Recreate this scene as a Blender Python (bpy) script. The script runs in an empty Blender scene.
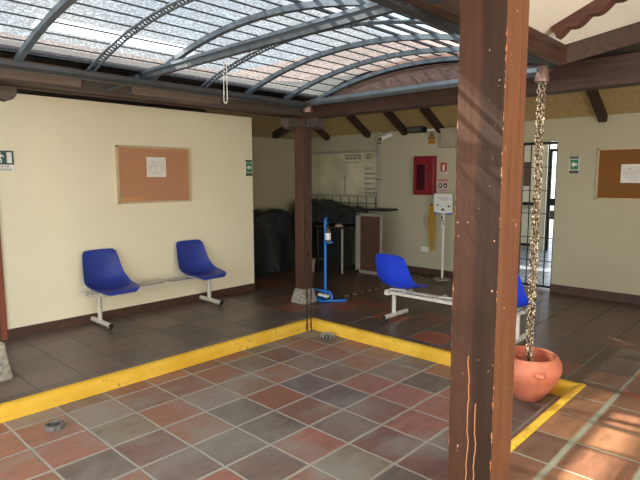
import bpy, bmesh, math, random
from mathutils import Vector, Matrix
random.seed(7)
S = bpy.context.scene
COL = S.collection
PI = math.pi
V = Vector

# ------------------------------------------------------------------ materials
def nt(name):
    m = bpy.data.materials.new(name); m.use_nodes = True
    t = m.node_tree; t.nodes.clear()
    out = t.nodes.new('ShaderNodeOutputMaterial')
    return m, t, out
def node(t, kind, **kw):
    n = t.nodes.new(kind)
    for k, v in kw.items():
        if k.startswith('_'): setattr(n, k[1:], v)
        else:
            n.inputs[k.replace('__', ' ')].default_value = v
    return n
def sl(c):                       # sRGB 0-255 to linear
    r = []
    for v in c[:3]:
        v /= 255.0
        r.append(v / 12.92 if v <= .04045 else ((v + .055) / 1.055) ** 2.4)
    return (*r, 1)
def math_(t, op, a, b=None, c=None, clamp=False):
    n = t.nodes.new('ShaderNodeMath'); n.operation = op; n.use_clamp = clamp
    for i, v in enumerate((a, b, c)):
        if v is None: continue
        if isinstance(v, (int, float)): n.inputs[i].default_value = v
        else: t.links.new(v, n.inputs[i])
    return n.outputs[0]
def mixc(t, f, a, b, mode='MIX'):
    n = t.nodes.new('ShaderNodeMix'); n.data_type = 'RGBA'; n.blend_type = mode
    for i, v in ((0, f), (6, a), (7, b)):
        if isinstance(v, (int, float)): n.inputs[i].default_value = v
        elif isinstance(v, tuple): n.inputs[i].default_value = v
        else: t.links.new(v, n.inputs[i])
    return n.outputs[2]
def ramp(t, fac, stops, interp='LINEAR'):
    n = t.nodes.new('ShaderNodeValToRGB'); e = n.color_ramp; e.interpolation = interp
    while len(e.elements) < len(stops): e.elements.new(.5)
    for el, (p, c) in zip(e.elements, stops): el.position = p; el.color = c
    t.links.new(fac, n.inputs[0])
    return n.outputs[0]
def noise(t, co, scale, detail=3, rough=.55, dist=0, vec_scale=None):
    if vec_scale:
        mp = t.nodes.new('ShaderNodeMapping'); mp.inputs['Scale'].default_value = vec_scale
        t.links.new(co, mp.inputs['Vector']); co = mp.outputs[0]
    n = node(t, 'ShaderNodeTexNoise', Scale=scale, Detail=detail, Roughness=rough, Distortion=dist)
    t.links.new(co, n.inputs['Vector']); return n.outputs['Fac']
def coords(t, kind='Object'):
    return t.nodes.new('ShaderNodeTexCoord').outputs[kind]
def geo_pos(t):
    return t.nodes.new('ShaderNodeNewGeometry').outputs['Position']
def principled(t, out, col, rough=.5, metal=0, bump=None, bstr=.3, bdist=.01, spec=.5):
    p = t.nodes.new('ShaderNodeBsdfPrincipled')
    if isinstance(col, tuple): p.inputs['Base Color'].default_value = col
    else: t.links.new(col, p.inputs['Base Color'])
    if isinstance(rough, (int, float)): p.inputs['Roughness'].default_value = rough
    else: t.links.new(rough, p.inputs['Roughness'])
    p.inputs['Metallic'].default_value = metal
    p.inputs['Specular IOR Level'].default_value = spec
    if bump is not None:
        b = node(t, 'ShaderNodeBump', Strength=bstr, Distance=bdist)
        t.links.new(bump, b.inputs['Height']); t.links.new(b.outputs[0], p.inputs['Normal'])
    t.links.new(p.outputs[0], out.inputs[0])
    return p
def flat(name, c, rough=.5, metal=0, var=.12, scale=9, bstr=.1, spec=.5):
    """one colour broken up by soft noise"""
    m, t, out = nt(name); co = coords(t)
    n = noise(t, co, scale, 4)
    l = sl(c)
    d = tuple(x * (1 - var * 1.6) for x in l[:3]) + (1,)
    b = tuple(min(1, x * (1 + var)) for x in l[:3]) + (1,)
    col = ramp(t, n, [(.3, d), (.7, b)])
    principled(t, out, col, rough, metal, n, bstr, .003, spec)
    return m
def plaster(name, c, dirt=(.9, .88, .82)):
    m, t, out = nt(name); p = geo_pos(t)
    n1 = noise(t, p, 1.3, 4); n2 = noise(t, p, 45, 3); 
    l = sl(c)
    col = ramp(t, n1, [(.25, tuple(l[i] * dirt[i] for i in range(3)) + (1,)), (.7, l)])
    principled(t, out, col, .75, 0, n2, .12, .004, .25)
    return m
def wood(name, dark, light, axis='Z', rough=.5, worn=None, scale=1.0, bstr=.35):
    m, t, out = nt(name); p = geo_pos(t)
    vs = {'Z': (14, 14, .7), 'X': (.7, 14, 14), 'Y': (14, .7, 14)}[axis]
    n = noise(t, p, 2.2 * scale, 6, .62, .6, vs)
    col = ramp(t, n, [(.3, sl(dark)), (.7, sl(light))])
    if worn:
        k = noise(t, p, 6, 5, .7, 0, {'Z': (1.5, 1.5, .5), 'X': (.5, 1.5, 1.5), 'Y': (1.5, .5, 1.5)}[axis])
        k = ramp(t, k, [(.58, (0, 0, 0, 1)), (.68, (1, 1, 1, 1))])
        col = mixc(t, k, col, sl(worn))
    principled(t, out, col, rough, 0, n, bstr, .004, .4)
    return m
def tiles(name, ramp_cols, grout, pitch, off, gw=.012, gw_y=None, rough=.38, stain=None, stain_amt=.5, fade=None, bstr=.5, gvis=1.0):
    """square clay tiles: one random colour per tile, streaks, grout lines.  fade=(x0,x1,colour): tiles beyond x go even and dark"""
    m, t, out = nt(name); p = geo_pos(t)
    sx = t.nodes.new('ShaderNodeSeparateXYZ'); t.links.new(p, sx.inputs[0])
    px = pitch[0]; py = pitch[1]
    wob = noise(t, p, 7, 2)
    wob = math_(t, 'MULTIPLY', math_(t, 'SUBTRACT', wob, .5), .012)
    u = math_(t, 'DIVIDE', math_(t, 'SUBTRACT', math_(t, 'ADD', sx.outputs[0], wob), off[0]), px)
    v = math_(t, 'DIVIDE', math_(t, 'SUBTRACT', math_(t, 'ADD', sx.outputs[1], wob), off[1]), py)
    cx = t.nodes.new('ShaderNodeCombineXYZ')
    t.links.new(math_(t, 'FLOOR', u), cx.inputs[0]); t.links.new(math_(t, 'FLOOR', v), cx.inputs[1])
    wn = t.nodes.new('ShaderNodeTexWhiteNoise'); wn.noise_dimensions = '3D'
    t.links.new(cx.outputs[0], wn.inputs['Vector'])
    k = len(ramp_cols)
    col = ramp(t, wn.outputs['Value'], [(i / k, sl(c)) for i, c in enumerate(ramp_cols)], 'CONSTANT')
    # streaks inside tiles
    add = t.nodes.new('ShaderNodeVectorMath'); add.operation = 'MULTIPLY_ADD'
    t.links.new(wn.outputs['Color'], add.inputs[0]); add.inputs[1].default_value = (9, 9, 9); t.links.new(p, add.inputs[2])
    s1 = noise(t, add.outputs[0], 5, 5, .6, .8, (1, 3.2, 1))
    col = mixc(t, 1.0, col, ramp(t, s1, [(.25, (.66, .66, .68, 1)), (.5, (1, 1, 1, 1)), (.78, (1.2, 1.17, 1.15, 1))]), 'MULTIPLY')
    if stain:
        k2 = noise(t, p, 1.7, 5, .62, .5)
        k2 = ramp(t, k2, [(.46, (0, 0, 0, 1)), (.68, (stain_amt,) * 3 + (1,))])
        col = mixc(t, k2, col, sl(stain))
    fu = math_(t, 'FRACT', u); fv = math_(t, 'FRACT', v)
    du = math_(t, 'MULTIPLY', math_(t, 'MINIMUM', fu, math_(t, 'SUBTRACT', 1, fu)), px)   # distance to the joint in metres
    dv = math_(t, 'MULTIPLY', math_(t, 'MINIMUM', fv, math_(t, 'SUBTRACT', 1, fv)), py)
    gwy = gw_y or gw
    def edge(d, w):
        n = t.nodes.new('ShaderNodeMapRange'); n.inputs['From Min'].default_value = w * .32; n.inputs['From Max'].default_value = w * .68
        n.inputs['To Min'].default_value = 1; n.inputs['To Max'].default_value = 0
        t.links.new(d, n.inputs['Value']); return n.outputs[0]
    g = math_(t, 'MAXIMUM', edge(du, gw), edge(dv, gwy))
    gn = noise(t, p, 4, 3)
    gcol = mixc(t, gn, tuple(c * .6 for c in sl(grout)[:3]) + (1,), sl(grout))
    gm = g if gvis >= 1 else math_(t, 'MULTIPLY', g, gvis)
    if fade:
        mr = t.nodes.new('ShaderNodeMapRange'); mr.inputs['From Min'].default_value = fade[0]; mr.inputs['From Max'].default_value = fade[1]
        t.links.new(sx.outputs[0], mr.inputs['Value'])
        col = mixc(t, mr.outputs[0], col, mixc(t, .75, col, sl(fade[2])))
        gm = math_(t, 'MULTIPLY', gm, math_(t, 'SUBTRACT', 1.0, math_(t, 'MULTIPLY', mr.outputs[0], .8)))
    col = mixc(t, gm, col, gcol)
    r = math_(t, 'ADD', math_(t, 'MULTIPLY', s1, .3), rough - .15)
    r = math_(t, 'ADD', r, math_(t, 'MULTIPLY', g, .3))
    h = math_(t, 'SUBTRACT', math_(t, 'MULTIPLY', s1, .15), g)
    principled(t, out, col, r, 0, h, bstr, .006, .45)
    return m

M = {}
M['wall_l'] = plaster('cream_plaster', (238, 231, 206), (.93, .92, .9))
M['wall_b'] = plaster('cream_plaster_shaded', (188, 183, 158), (.9, .9, .88))  # same cream plaster, the back wall's shade put into the colour
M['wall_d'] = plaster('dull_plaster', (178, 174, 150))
M['soffit'] = plaster('white_soffit', (244, 241, 230))
M['base'] = flat('brown_baseboard', (78, 52, 42), .5, var=.2)
M['court'] = tiles('courtyard_clay_tiles',
    [(150, 106, 94), (140, 122, 116), (128, 96, 86), (120, 102, 96), (146, 104, 88), (114, 102, 102), (136, 112, 98), (110, 99, 93), (152, 108, 90), (122, 92, 87), (132, 120, 104), (138, 95, 82)],
    (176, 170, 160), (.3455, .3465), (1.721, 2.371), .017, .021, .42, (142, 140, 136), .75, bstr=.5)
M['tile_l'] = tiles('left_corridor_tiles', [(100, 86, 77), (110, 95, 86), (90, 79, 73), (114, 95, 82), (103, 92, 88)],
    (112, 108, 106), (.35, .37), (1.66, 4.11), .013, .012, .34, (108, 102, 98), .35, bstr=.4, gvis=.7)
M['tile_r'] = tiles('right_corridor_tiles', [(134, 98, 74), (120, 86, 68), (144, 104, 78), (110, 82, 68), (128, 96, 76)],
    (158, 158, 140), (.352, .374), (2.825, .945), .014, .036, .36, None, .5, bstr=.4)
M['tile_b'] = tiles('back_corridor_tiles', [(96, 68, 56), (124, 66, 48), (86, 66, 58), (76, 62, 56), (140, 70, 50), (88, 64, 54), (80, 64, 58)],
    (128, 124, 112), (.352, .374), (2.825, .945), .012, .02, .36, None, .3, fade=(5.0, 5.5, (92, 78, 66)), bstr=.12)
M['kerb'] = None
M['endp'] = flat('brown_end_panel', (92, 70, 66), .7, var=.2)
m, t, out = nt('yellow_kerb_paint'); p = geo_pos(t)
n1 = noise(t, p, 3, 4); n2 = noise(t, p, 24, 5, .7)
c = ramp(t, n1, [(.3, sl((212, 164, 44))), (.7, sl((232, 194, 78)))])
k = ramp(t, math_(t, 'ADD', n2, math_(t, 'MULTIPLY', math_(t, 'SUBTRACT', n1, .5), .5)), [(.6, (0, 0, 0, 1)), (.72, (.75, .75, .75, 1))])
c = mixc(t, k, c, sl((128, 104, 52)))
principled(t, out, c, .6, 0, n2, .35, .006, .3); M['kerb'] = m
M['beam_dk'] = wood('dark_beam_wood', (44, 32, 28), (76, 52, 42), 'Y', .55)
M['beam_l'] = wood('grey_brown_beam_wood', (70, 63, 60), (98, 88, 81), 'X', .6)
M['board_l'] = wood('weathered_board', (108, 95, 86), (132, 116, 105), 'X', .6, bstr=.15)
M['fascia'] = wood('brown_eave_wood', (54, 36, 29), (84, 56, 42), 'X', .4)
M['rafter'] = wood('rafter_wood', (46, 36, 32), (72, 52, 42), 'X', .6)
M['rafter_s'] = wood('soffit_rafter_wood', (72, 44, 36), (98, 62, 50), 'Y', .5)
M['ceil_y'] = wood('ochre_ceiling_boards', (160, 138, 92), (186, 164, 116), 'X', .7, bstr=.1)
M['ceil_d'] = flat('shaded_ceiling', (70, 62, 54), .8)  # shade under the roofs put into a dark colour
M['post_b'] = wood('brown_post_paint', (62, 38, 30), (92, 58, 44), 'Z', .45)
M['stone'] = flat('grey_stone', (150, 146, 134), .9, var=.3, scale=30, bstr=.6)
m, t, out = nt('terracotta_roof_tiles'); p = geo_pos(t)
w = node(t, 'ShaderNodeTexWave', Scale=3.2, Distortion=1.2); w.bands_direction = 'X'; t.links.new(p, w.inputs['Vector'])
c = ramp(t, noise(t, p, 5, 5, .7), [(.3, sl((138, 104, 96))), (.5, sl((170, 134, 122))), (.7, sl((196, 168, 152)))])
principled(t, out, c, .8, 0, w.outputs['Fac'], .6, .03); M['roof'] = m

# painted front post: dark brown face, peeled lighter streaks and chipped edges
def post_mat(name, dark, mid, chip, orange):
    m, t, out = nt(name); p = coords(t)
    g = t.nodes.new('ShaderNodeNewGeometry')
    sx = t.nodes.new('ShaderNodeSeparateXYZ'); t.links.new(p, sx.inputs[0])
    sn = t.nodes.new('ShaderNodeSeparateXYZ'); t.links.new(g.outputs['Normal'], sn.inputs[0])
    n = noise(t, p, 2.0, 6, .65, .7, (16, 16, .8))
    col = ramp(t, n, [(.3, sl(dark)), (.72, sl(mid))])
    # redder worn half of the face towards the courtyard
    wob = noise(t, p, 3, 4, .6, 0, (1, 1, .6))
    side = math_(t, 'ADD', sx.outputs[1], math_(t, 'MULTIPLY', math_(t, 'SUBTRACT', wob, .5), .08))
    f = ramp(t, math_(t, 'ADD', math_(t, 'MULTIPLY', side, 4), .5), [(.47, (0, 0, 0, 1)), (.55, (1, 1, 1, 1))])
    col = mixc(t, math_(t, 'MULTIPLY', f, .5), col, mixc(t, n, sl((74, 47, 34)), sl((96, 63, 46))))
    # vertical cracks
    for y0, z1, w in ((.012, .72, .0024), (-.026, .5, .0026)):
        cw = noise(t, p, 5, 4, .6, 0, (.1, .1, 1))
        d = math_(t, 'ABSOLUTE', math_(t, 'SUBTRACT', math_(t, 'SUBTRACT', sx.outputs[1], y0), math_(t, 'MULTIPLY', math_(t, 'SUBTRACT', cw, .5), .05)))
        k = math_(t, 'LESS_THAN', d, w)
        k = math_(t, 'MULTIPLY', k, math_(t, 'LESS_THAN', sx.outputs[2], z1))
        k = math_(t, 'MULTIPLY', k, math_(t, 'LESS_THAN', sn.outputs[0], -.5))
        col = mixc(t, k, col, sl(chip))
    # side facing the corridor gets a lighter orange brown
    o = math_(t, 'LESS_THAN', sn.outputs[1], -.5)
    oc = ramp(t, n, [(.25, sl((94, 60, 43))), (.75, sl(orange))])
    col = mixc(t, o, col, oc)
    # chipped arrises
    ax = math_(t, 'ABSOLUTE', sx.outputs[0]); ay = math_(t, 'ABSOLUTE', sx.outputs[1])
    e = math_(t, 'MINIMUM', ax, ay)
    cn = noise(t, p, 16, 5, .75)
    lim = math_(t, 'SUBTRACT', .1165, math_(t, 'MULTIPLY', math_(t, 'SUBTRACT', cn, .38), .045))
    k = math_(t, 'GREATER_THAN', e, lim)
    col = mixc(t, k, col, sl(chip))
    sp = ramp(t, noise(t, p, 42, 2, .5), [(.735, (0, 0, 0, 1)), (.75, (1, 1, 1, 1))])
    col = mixc(t, sp, col, sl((206, 170, 146)))
    h = math_(t, 'SUBTRACT', n, math_(t, 'MULTIPLY', k, .4))
    principled(t, out, col, .55, 0, h, .45, .004, .2)
    return m
M['post_f'] = post_mat('peeling_brown_post', (44, 30, 23), (62, 43, 33), (184, 126, 90), (124, 82, 58))

M['steel'] = flat('grey_blue_steel', (84, 97, 110), .45, .3, var=.15)
M['steel_dk'] = flat('dark_steel', (64, 72, 80), .5, .3)
M['galv'] = flat('galvanised_gutter', (112, 126, 138), .35, .6)
M['galv_dk'] = flat('weathered_gutter', (66, 70, 74), .5, .4)
m, t, out = nt('translucent_roof_sheet'); p = geo_pos(t)
sx = t.nodes.new('ShaderNodeSeparateXYZ'); t.links.new(p, sx.inputs[0])
sp = noise(t, p, 60, 3, .7); big = noise(t, p, 1.6, 4, .6)
tr = ramp(t, sp, [(.36, (.045, .05, .056, 1)), (.5, (.13, .14, .15, 1)), (.62, (.36, .375, .39, 1))])
tr = mixc(t, 1.0, tr, ramp(t, big, [(.3, (.8, .8, .8, 1)), (.7, (1.12, 1.12, 1.12, 1))]), 'MULTIPLY')
clear = ramp(t, sx.outputs[1], [(0, (0, 0, 0, 1)), (1, (0, 0, 0, 1))])
mr = t.nodes.new('ShaderNodeMapRange'); mr.inputs['From Min'].default_value = 2.35; mr.inputs['From Max'].default_value = 2.0
t.links.new(math_(t, 'ADD', sx.outputs[1], math_(t, 'MULTIPLY', math_(t, 'SUBTRACT', big, .5), .5)), mr.inputs['Value'])
sun_cut = t.nodes.new('ShaderNodeMapRange'); sun_cut.inputs['From Min'].default_value = 1.76; sun_cut.inputs['From Max'].default_value = 1.8
t.links.new(sx.outputs[1], sun_cut.inputs['Value'])  # made-up dimmer strip that keeps sun off the post top
clr = mixc(t, sun_cut.outputs[0], (.24, .26, .28, 1), (.70, .74, .78, 1))
tr = mixc(t, math_(t, 'MULTIPLY', mr.outputs[0], .75), tr, clr)
td = t.nodes.new('ShaderNodeBsdfTransparent'); t.links.new(tr, td.inputs[0])
tl = t.nodes.new('ShaderNodeBsdfTranslucent'); tl.inputs[0].default_value = (.62, .66, .7, 1)
df = t.nodes.new('ShaderNodeBsdfDiffuse'); df.inputs[0].default_value = (.5, .53, .56, 1)
m1 = t.nodes.new('ShaderNodeMixShader'); m1.inputs[0].default_value = .085
t.links.new(td.outputs[0], m1.inputs[1]); t.links.new(tl.outputs[0], m1.inputs[2])
t.links.new(m1.outputs[0], out.inputs[0]); M['sheet'] = m

M['blue_l'] = flat('blue_plastic', (44, 62, 152), .42, var=.05, bstr=.02)
M['blue_r'] = flat('lit_blue_plastic', (30, 66, 214), .38, var=.05, bstr=.02)  # same blue seats, the brighter light there put into the colour
M['bench'] = flat('grey_bench_paint', (204, 200, 190), .4, .1, var=.08)
M['bench_w'] = flat('white_bench_paint', (214, 212, 204), .4, .1, var=.06)
M['rubber'] = flat('black_rubber', (30, 30, 32), .6)
M['cork'] = None
m, t, out = nt('cork'); p = geo_pos(t)
c = ramp(t, noise(t, p, 90, 3, .7), [(.3, sl((172, 126, 96))), (.7, sl((196, 150, 116)))])
principled(t, out, c, .9, 0, None, spec=.1); M['cork'] = m
m, t, out = nt('cork_dark'); p = geo_pos(t)
c = ramp(t, noise(t, p, 90, 3, .7), [(.3, sl((120, 80, 40))), (.7, sl((142, 98, 54)))])
principled(t, out, c, .9, 0, None, spec=.1); M['cork2'] = m
M['cork_patch'] = flat('faded_cork', (200, 146, 104), .9, var=.04)
M['frame'] = flat('beige_frame', (196, 176, 142), .5, var=.05)
M['paper'] = flat('paper', (232, 228, 222), .8, var=.03)
M['ink'] = flat('grey_ink', (150, 152, 158), .8)
M['ink_dk'] = flat('dark_grey_lettering', (112, 114, 108), .8)
M['black'] = flat('black_paint', (26, 26, 28), .5)
M['green'] = flat('sign_green', (36, 128, 74), .5, var=.05)
M['darkgreen'] = flat('sign_dark_green', (48, 84, 82), .5, var=.05)
M['white'] = flat('white_paint', (232, 232, 226), .5, var=.03)
M['red'] = flat('red_paint', (132, 24, 36), .4, var=.06)
M['glass_dk'] = flat('dark_glass', (70, 22, 30), .15)
M['yellow'] = flat('yellow_plastic', (214, 170, 50), .5, var=.08)
M['orange'] = flat('orange_sign', (196, 140, 48), .6)
M['signred'] = flat('sign_red', (176, 34, 40), .5)
M['pink'] = flat('pinkish_notice', (206, 176, 168), .7, var=.05)
M['signblue'] = flat('sign_blue', (48, 92, 176), .5)
M['beige'] = flat('beige_metal', (166, 158, 136), .6, var=.05)
M['stand_blue'] = flat('bright_blue_enamel', (24, 120, 214), .35, var=.05, bstr=.02)
M['clay'] = None
m, t, out = nt('terracotta_bowl'); p = geo_pos(t)
c = ramp(t, noise(t, p, 9, 4, .6), [(.3, sl((186, 104, 78))), (.7, sl((214, 132, 104)))])
principled(t, out, c, .55, 0, noise(t, p, 40, 2), .08, .003); M['clay'] = m
m, t, out = nt('tarnished_chain'); p = geo_pos(t)
c = ramp(t, noise(t, p, 55, 3, .7), [(.38, sl((52, 40, 32))), (.5, sl((132, 112, 88))), (.6, sl((238, 226, 200)))])
principled(t, out, c, .35, .55, None); M['chain'] = m
M['chain_dk'] = flat('dark_chain_metal', (66, 56, 54), .45, .5, var=.3, scale=40)
M['copper'] = flat('old_copper', (132, 108, 100), .4, .5, var=.2)
m, t, out = nt('dark_tarpaulin'); p = geo_pos(t)
n = noise(t, p, 6, 5, .6, 1.2)
c = ramp(t, n, [(.3, sl((22, 27, 29))), (.7, sl((46, 53, 54)))])
principled(t, out, c, .42, 0, n, .8, .05, .5); M['tarp'] = m
M['desk'] = flat('dark_desk_top', (62, 42, 36), .5)
M['divider'] = wood('brown_laminate', (84, 58, 46), (104, 74, 58), 'X', .55, bstr=.05)
M['grey'] = flat('grey_metal', (158, 154, 142), .5, var=.05)
M['grey_dk'] = flat('dark_grey', (84, 84, 82), .6)
M['gate'] = flat('black_gate_iron', (30, 30, 34), .5, .4)
M['hall'] = plaster('hall_plaster', (206, 200, 178))
M['conc'] = flat('pale_concrete', (176, 178, 178), .6, var=.1, scale=3)
M['ground'] = flat('outside_paving', (168, 164, 156), .8, var=.1)
M['hazy'] = tiles('hallway_tiles', [(120, 128, 138), (134, 142, 150), (110, 118, 128)], (80, 86, 94), (.35, .35), (0, 0), .015, None, .3, bstr=.2)
M['door_red'] = wood('red_brown_door_wood', (120, 62, 46), (150, 84, 62), 'Z', .5, bstr=.1)
m, t, out = nt('frosted_counter_glass'); p = geo_pos(t)
c = ramp(t, noise(t, p, 2.2, 3, .5), [(.3, sl((176, 174, 146))), (.7, sl((220, 217, 186)))])
principled(t, out, c, .22, 0, None, spec=.6); M['frost'] = m
m, t, out = nt('clear_plastic')
b = t.nodes.new('ShaderNodeBsdfPrincipled'); b.inputs['Base Color'].default_value = sl((214, 222, 220)); b.inputs['Roughness'].default_value = .15
b.inputs['Transmission Weight'].default_value = .6; t.links.new(b.outputs[0], out.inputs[0]); M['clear'] = m
M['hazard_y'] = flat('faded_yellow_tape', (196, 170, 100), .6)
M['ringm'] = flat('worn_drain_metal', (112, 110, 106), .6, .2, var=.3, scale=30)
M['cable'] = flat('white_cable', (214, 214, 208), .5)

# ------------------------------------------------------------------ mesh helpers
class MB:
    def __init__(s): s.bm = bmesh.new()
    def box(s, x0, x1, y0, y1, z0, z1, bevel=0, rot=None):
        r = bmesh.ops.create_cube(s.bm, size=1)
        vs = r['verts']
        c = V(((x0 + x1) / 2, (y0 + y1) / 2, (z0 + z1) / 2)); d = V((abs(x1 - x0), abs(y1 - y0), abs(z1 - z0)))
        for v in vs:
            q = V((v.co.x * d.x, v.co.y * d.y, v.co.z * d.z))
            v.co = (rot @ q if rot else q) + c
        if bevel:
            es = list({e for v in vs for e in v.link_edges})
            bmesh.ops.bevel(s.bm, geom=es, offset=bevel, segments=2, profile=.5, affect='EDGES')
        return s
    def bar(s, a, b, w, h, up=(0, 0, 1), bevel=0):
        a = V(a); b = V(b); d = (b - a).normalized(); up = V(up)
        sd = d.cross(up); sd = sd.normalized() if sd.length > 1e-5 else V((1, 0, 0)); u = sd.cross(d).normalized()
        rot = Matrix((d, sd, u)).transposed()
        c = (a + b) / 2; L = (b - a).length
        r = bmesh.ops.create_cube(s.bm, size=1)['verts']
        for v in r: v.co = rot @ V((v.co.x * L, v.co.y * w, v.co.z * h)) + c
        if bevel:
            es = list({e for v in r for e in v.link_edges})
            bmesh.ops.bevel(s.bm, geom=es, offset=bevel, segments=2, profile=.5, affect='EDGES')
        return s
    def tube(s, pts, r, seg=10, closed=False, caps=True):
        pts = [V(p) for p in pts]; n = len(pts); rings = []
        rr = r if isinstance(r, (list, tuple)) else [r] * n
        prev = None
        for i, p in enumerate(pts):
            if closed: d = pts[(i + 1) % n] - pts[i - 1]
            else: d = pts[min(i + 1, n - 1)] - pts[max(i - 1, 0)]
            d.normalize()
            if prev is None:
                a = V((0, 0, 1)) if abs(d.z) < .9 else V((1, 0, 0))
                nrm = d.cross(a).normalized()
            else:
                nrm = prev - d * prev.dot(d)
                nrm = nrm.normalized() if nrm.length > 1e-6 else d.orthogonal().normalized()
            prev = nrm; bn = d.cross(nrm)
            rings.append([s.bm.verts.new(p + (nrm * math.cos(2 * PI * k / seg) + bn * math.sin(2 * PI * k / seg)) * rr[i]) for k in range(seg)])
        m = n if closed else n - 1
        for i in range(m):
            A = rings[i]; B = rings[(i + 1) % n]
            for k in range(seg): s.bm.faces.new((A[k], A[(k + 1) % seg], B[(k + 1) % seg], B[k]))
        if caps and not closed:
            s.bm.faces.new(rings[0][::-1]); s.bm.faces.new(rings[-1])
        return s
    def lathe(s, prof, c=(0, 0, 0), seg=32, axis='Z'):
        c = V(c); rings = []
        for r, z in prof:
            ring = []
            for k in range(seg):
                a = 2 * PI * k / seg
                q = V((r * math.cos(a), r * math.sin(a), z))
                if axis == 'X': q = V((q.z, q.x, q.y))
                if axis == 'Y': q = V((q.x, q.z, q.y))
                ring.append(s.bm.verts.new(c + q))
            rings.append(ring)
        for A, B in zip(rings, rings[1:]):
            for k in range(seg): s.bm.faces.new((A[k], A[(k + 1) % seg], B[(k + 1) % seg], B[k]))
        for ring, pr in ((rings[0], prof[0]), (rings[-1], prof[-1])):
            if pr[0] > 1e-4:
                try: s.bm.faces.new(ring)
                except ValueError: pass
        return s
    def prism(s, poly, vec):
        a = [s.bm.verts.new(V(p)) for p in poly]; b = [s.bm.verts.new(V(p) + V(vec)) for p in poly]
        s.bm.faces.new(a[::-1]); s.bm.faces.new(b)
        n = len(a)
        for i in range(n): s.bm.faces.new((a[i], a[(i + 1) % n], b[(i + 1) % n], b[i]))
        return s
    def quad(s, *pts):
        s.bm.faces.new([s.bm.verts.new(V(p)) for p in pts]); return s
    def grid(s, f, nu, nv):
        g = [[s.bm.verts.new(V(f(i / nu, j / nv))) for j in range(nv + 1)] for i in range(nu + 1)]
        for i in range(nu):
            for j in range(nv): s.bm.faces.new((g[i][j], g[i + 1][j], g[i + 1][j + 1], g[i][j + 1]))
        return s
    def ico(s, c, r, sub=2, sc=(1, 1, 1)):
        vs = bmesh.ops.create_icosphere(s.bm, subdivisions=sub, radius=r)['verts']
        for v in vs: v.co = V((v.co.x * sc[0], v.co.y * sc[1], v.co.z * sc[2])) + V(c)
        return s
    def build(s, name, mat, parent=None, smooth=False, loc=None):
        bmesh.ops.recalc_face_normals(s.bm, faces=s.bm.faces[:])
        if parent is not None: base = V(parent['_base'])
        else:
            if loc is None:
                xs = [v.co for v in s.bm.verts]
                loc = ((min(v.x for v in xs) + max(v.x for v in xs)) / 2, (min(v.y for v in xs) + max(v.y for v in xs)) / 2, min(v.z for v in xs))
            base = V(loc)
        for v in s.bm.verts: v.co -= base
        me = bpy.data.meshes.new(name); s.bm.to_mesh(me); s.bm.free()
        me.materials.append(mat)
        if smooth:
            for p in me.polygons: p.use_smooth = True
            me.set_sharp_from_angle(angle=math.radians(50))
        o = bpy.data.objects.new(name, me); COL.objects.link(o)
        o['_base'] = tuple(base)
        if parent is not None: o.parent = parent
        else: o.location = base
        return o
def tag(o, label, cat, group=None, kind=None):
    o['label'] = label; o['category'] = cat
    if group: o['group'] = group
    if kind: o['kind'] = kind
    return o
def thing(name, loc, label, cat, group=None):
    o = bpy.data.objects.new(name, None); COL.objects.link(o); o.empty_display_size = .1
    o.location = loc; o['_base'] = tuple(loc)
    return tag(o, label, cat, group)
def struct(name, mb, mat, **k):
    o = mb.build(name, mat, loc=(0, 0, 0), **k); o['kind'] = 'structure'; return o
def text_mesh(name, body, mat, parent, pos, right, up, height, align='CENTER', thick=.0006):
    cu = bpy.data.curves.new(name, 'FONT'); cu.body = body; cu.size = height * 1.35; cu.align_x = align; cu.align_y = 'CENTER'; cu.extrude = thick
    ob = bpy.data.objects.new(name, cu); COL.objects.link(ob)
    bpy.context.view_layer.update()
    dg = bpy.context.evaluated_depsgraph_get()
    me = bpy.data.meshes.new_from_object(ob.evaluated_get(dg))
    bpy.data.objects.remove(ob); bpy.data.curves.remove(cu)
    r = V(right).normalized(); u = V(up).normalized(); n = r.cross(u)
    base = V(parent['_base'])
    for v in me.vertices: v.co = r * v.co.x + u * v.co.y + n * v.co.z + V(pos) - base
    me.name = name; me.materials.clear(); me.materials.append(mat)
    o = bpy.data.objects.new(name, me); COL.objects.link(o); o.parent = parent; o['_base'] = tuple(base)
    return o

# wall frames: a point on the left wall (x, z) / back wall (y, z)
YL = 5.62          # left wall face (normal -y)
XB = 7.265         # back wall face (normal -x)
def PL(x, z, d=0): return (x, YL - d, z)
def PB(y, z, d=0): return (XB - d, y, z)
RL, RB = (1, 0, 0), (0, -1, 0)

# ------------------------------------------------------------------ setting: floors
ZC = -.105
KX, KY0, KY1 = 4.13, 1.16, 4.0
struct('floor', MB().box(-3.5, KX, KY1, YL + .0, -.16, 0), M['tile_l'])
struct('floor', MB().box(-3.5, KX, -2.4, KY0, -.16, 0), M['tile_r'])
struct('floor', MB().box(KX, 7.42, -2.4, 9.0, -.16, 0), M['tile_b'])
struct('floor', MB().box(-3.5, KX, KY0, KY1, -.2, ZC), M['court'])
struct('floor', MB().box(7.42, 16, -2.4, 9.0, -.16, -.0), M['hazy'])
struct('ground', MB().box(-40, 60, -40, 50, -.4, -.22), M['ground'])
def kerb(pts, name):
    """rounded kerb nose swept along an edge; pts: [(outer xy), ...], inner offset 7 cm"""
    mb = MB()
    (a, b, inn) = pts
    a = V((*a, 0)); b = V((*b, 0)); inn = V((*inn, 0))
    prof = [(0, -.02), (0, .006), (.012, .011), (.045, .009), (.062, -.003), (.07, -.022), (.072, -.06), (.074, ZC + .002)]
    poly = [a + inn * u + V((0, 0, z)) for u, z in prof] + [a + inn * .0 + V((0, 0, ZC + .002))]
    mb.prism(poly, b - a)
    return struct(name, mb, M['kerb'], smooth=True)
kerb(((-3.5, KY1), (KX - .0, KY1), (0, -1)), 'trim_1')
kerb(((KX, KY1), (KX, KY0), (-1, 0)), 'trim_2')
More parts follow.
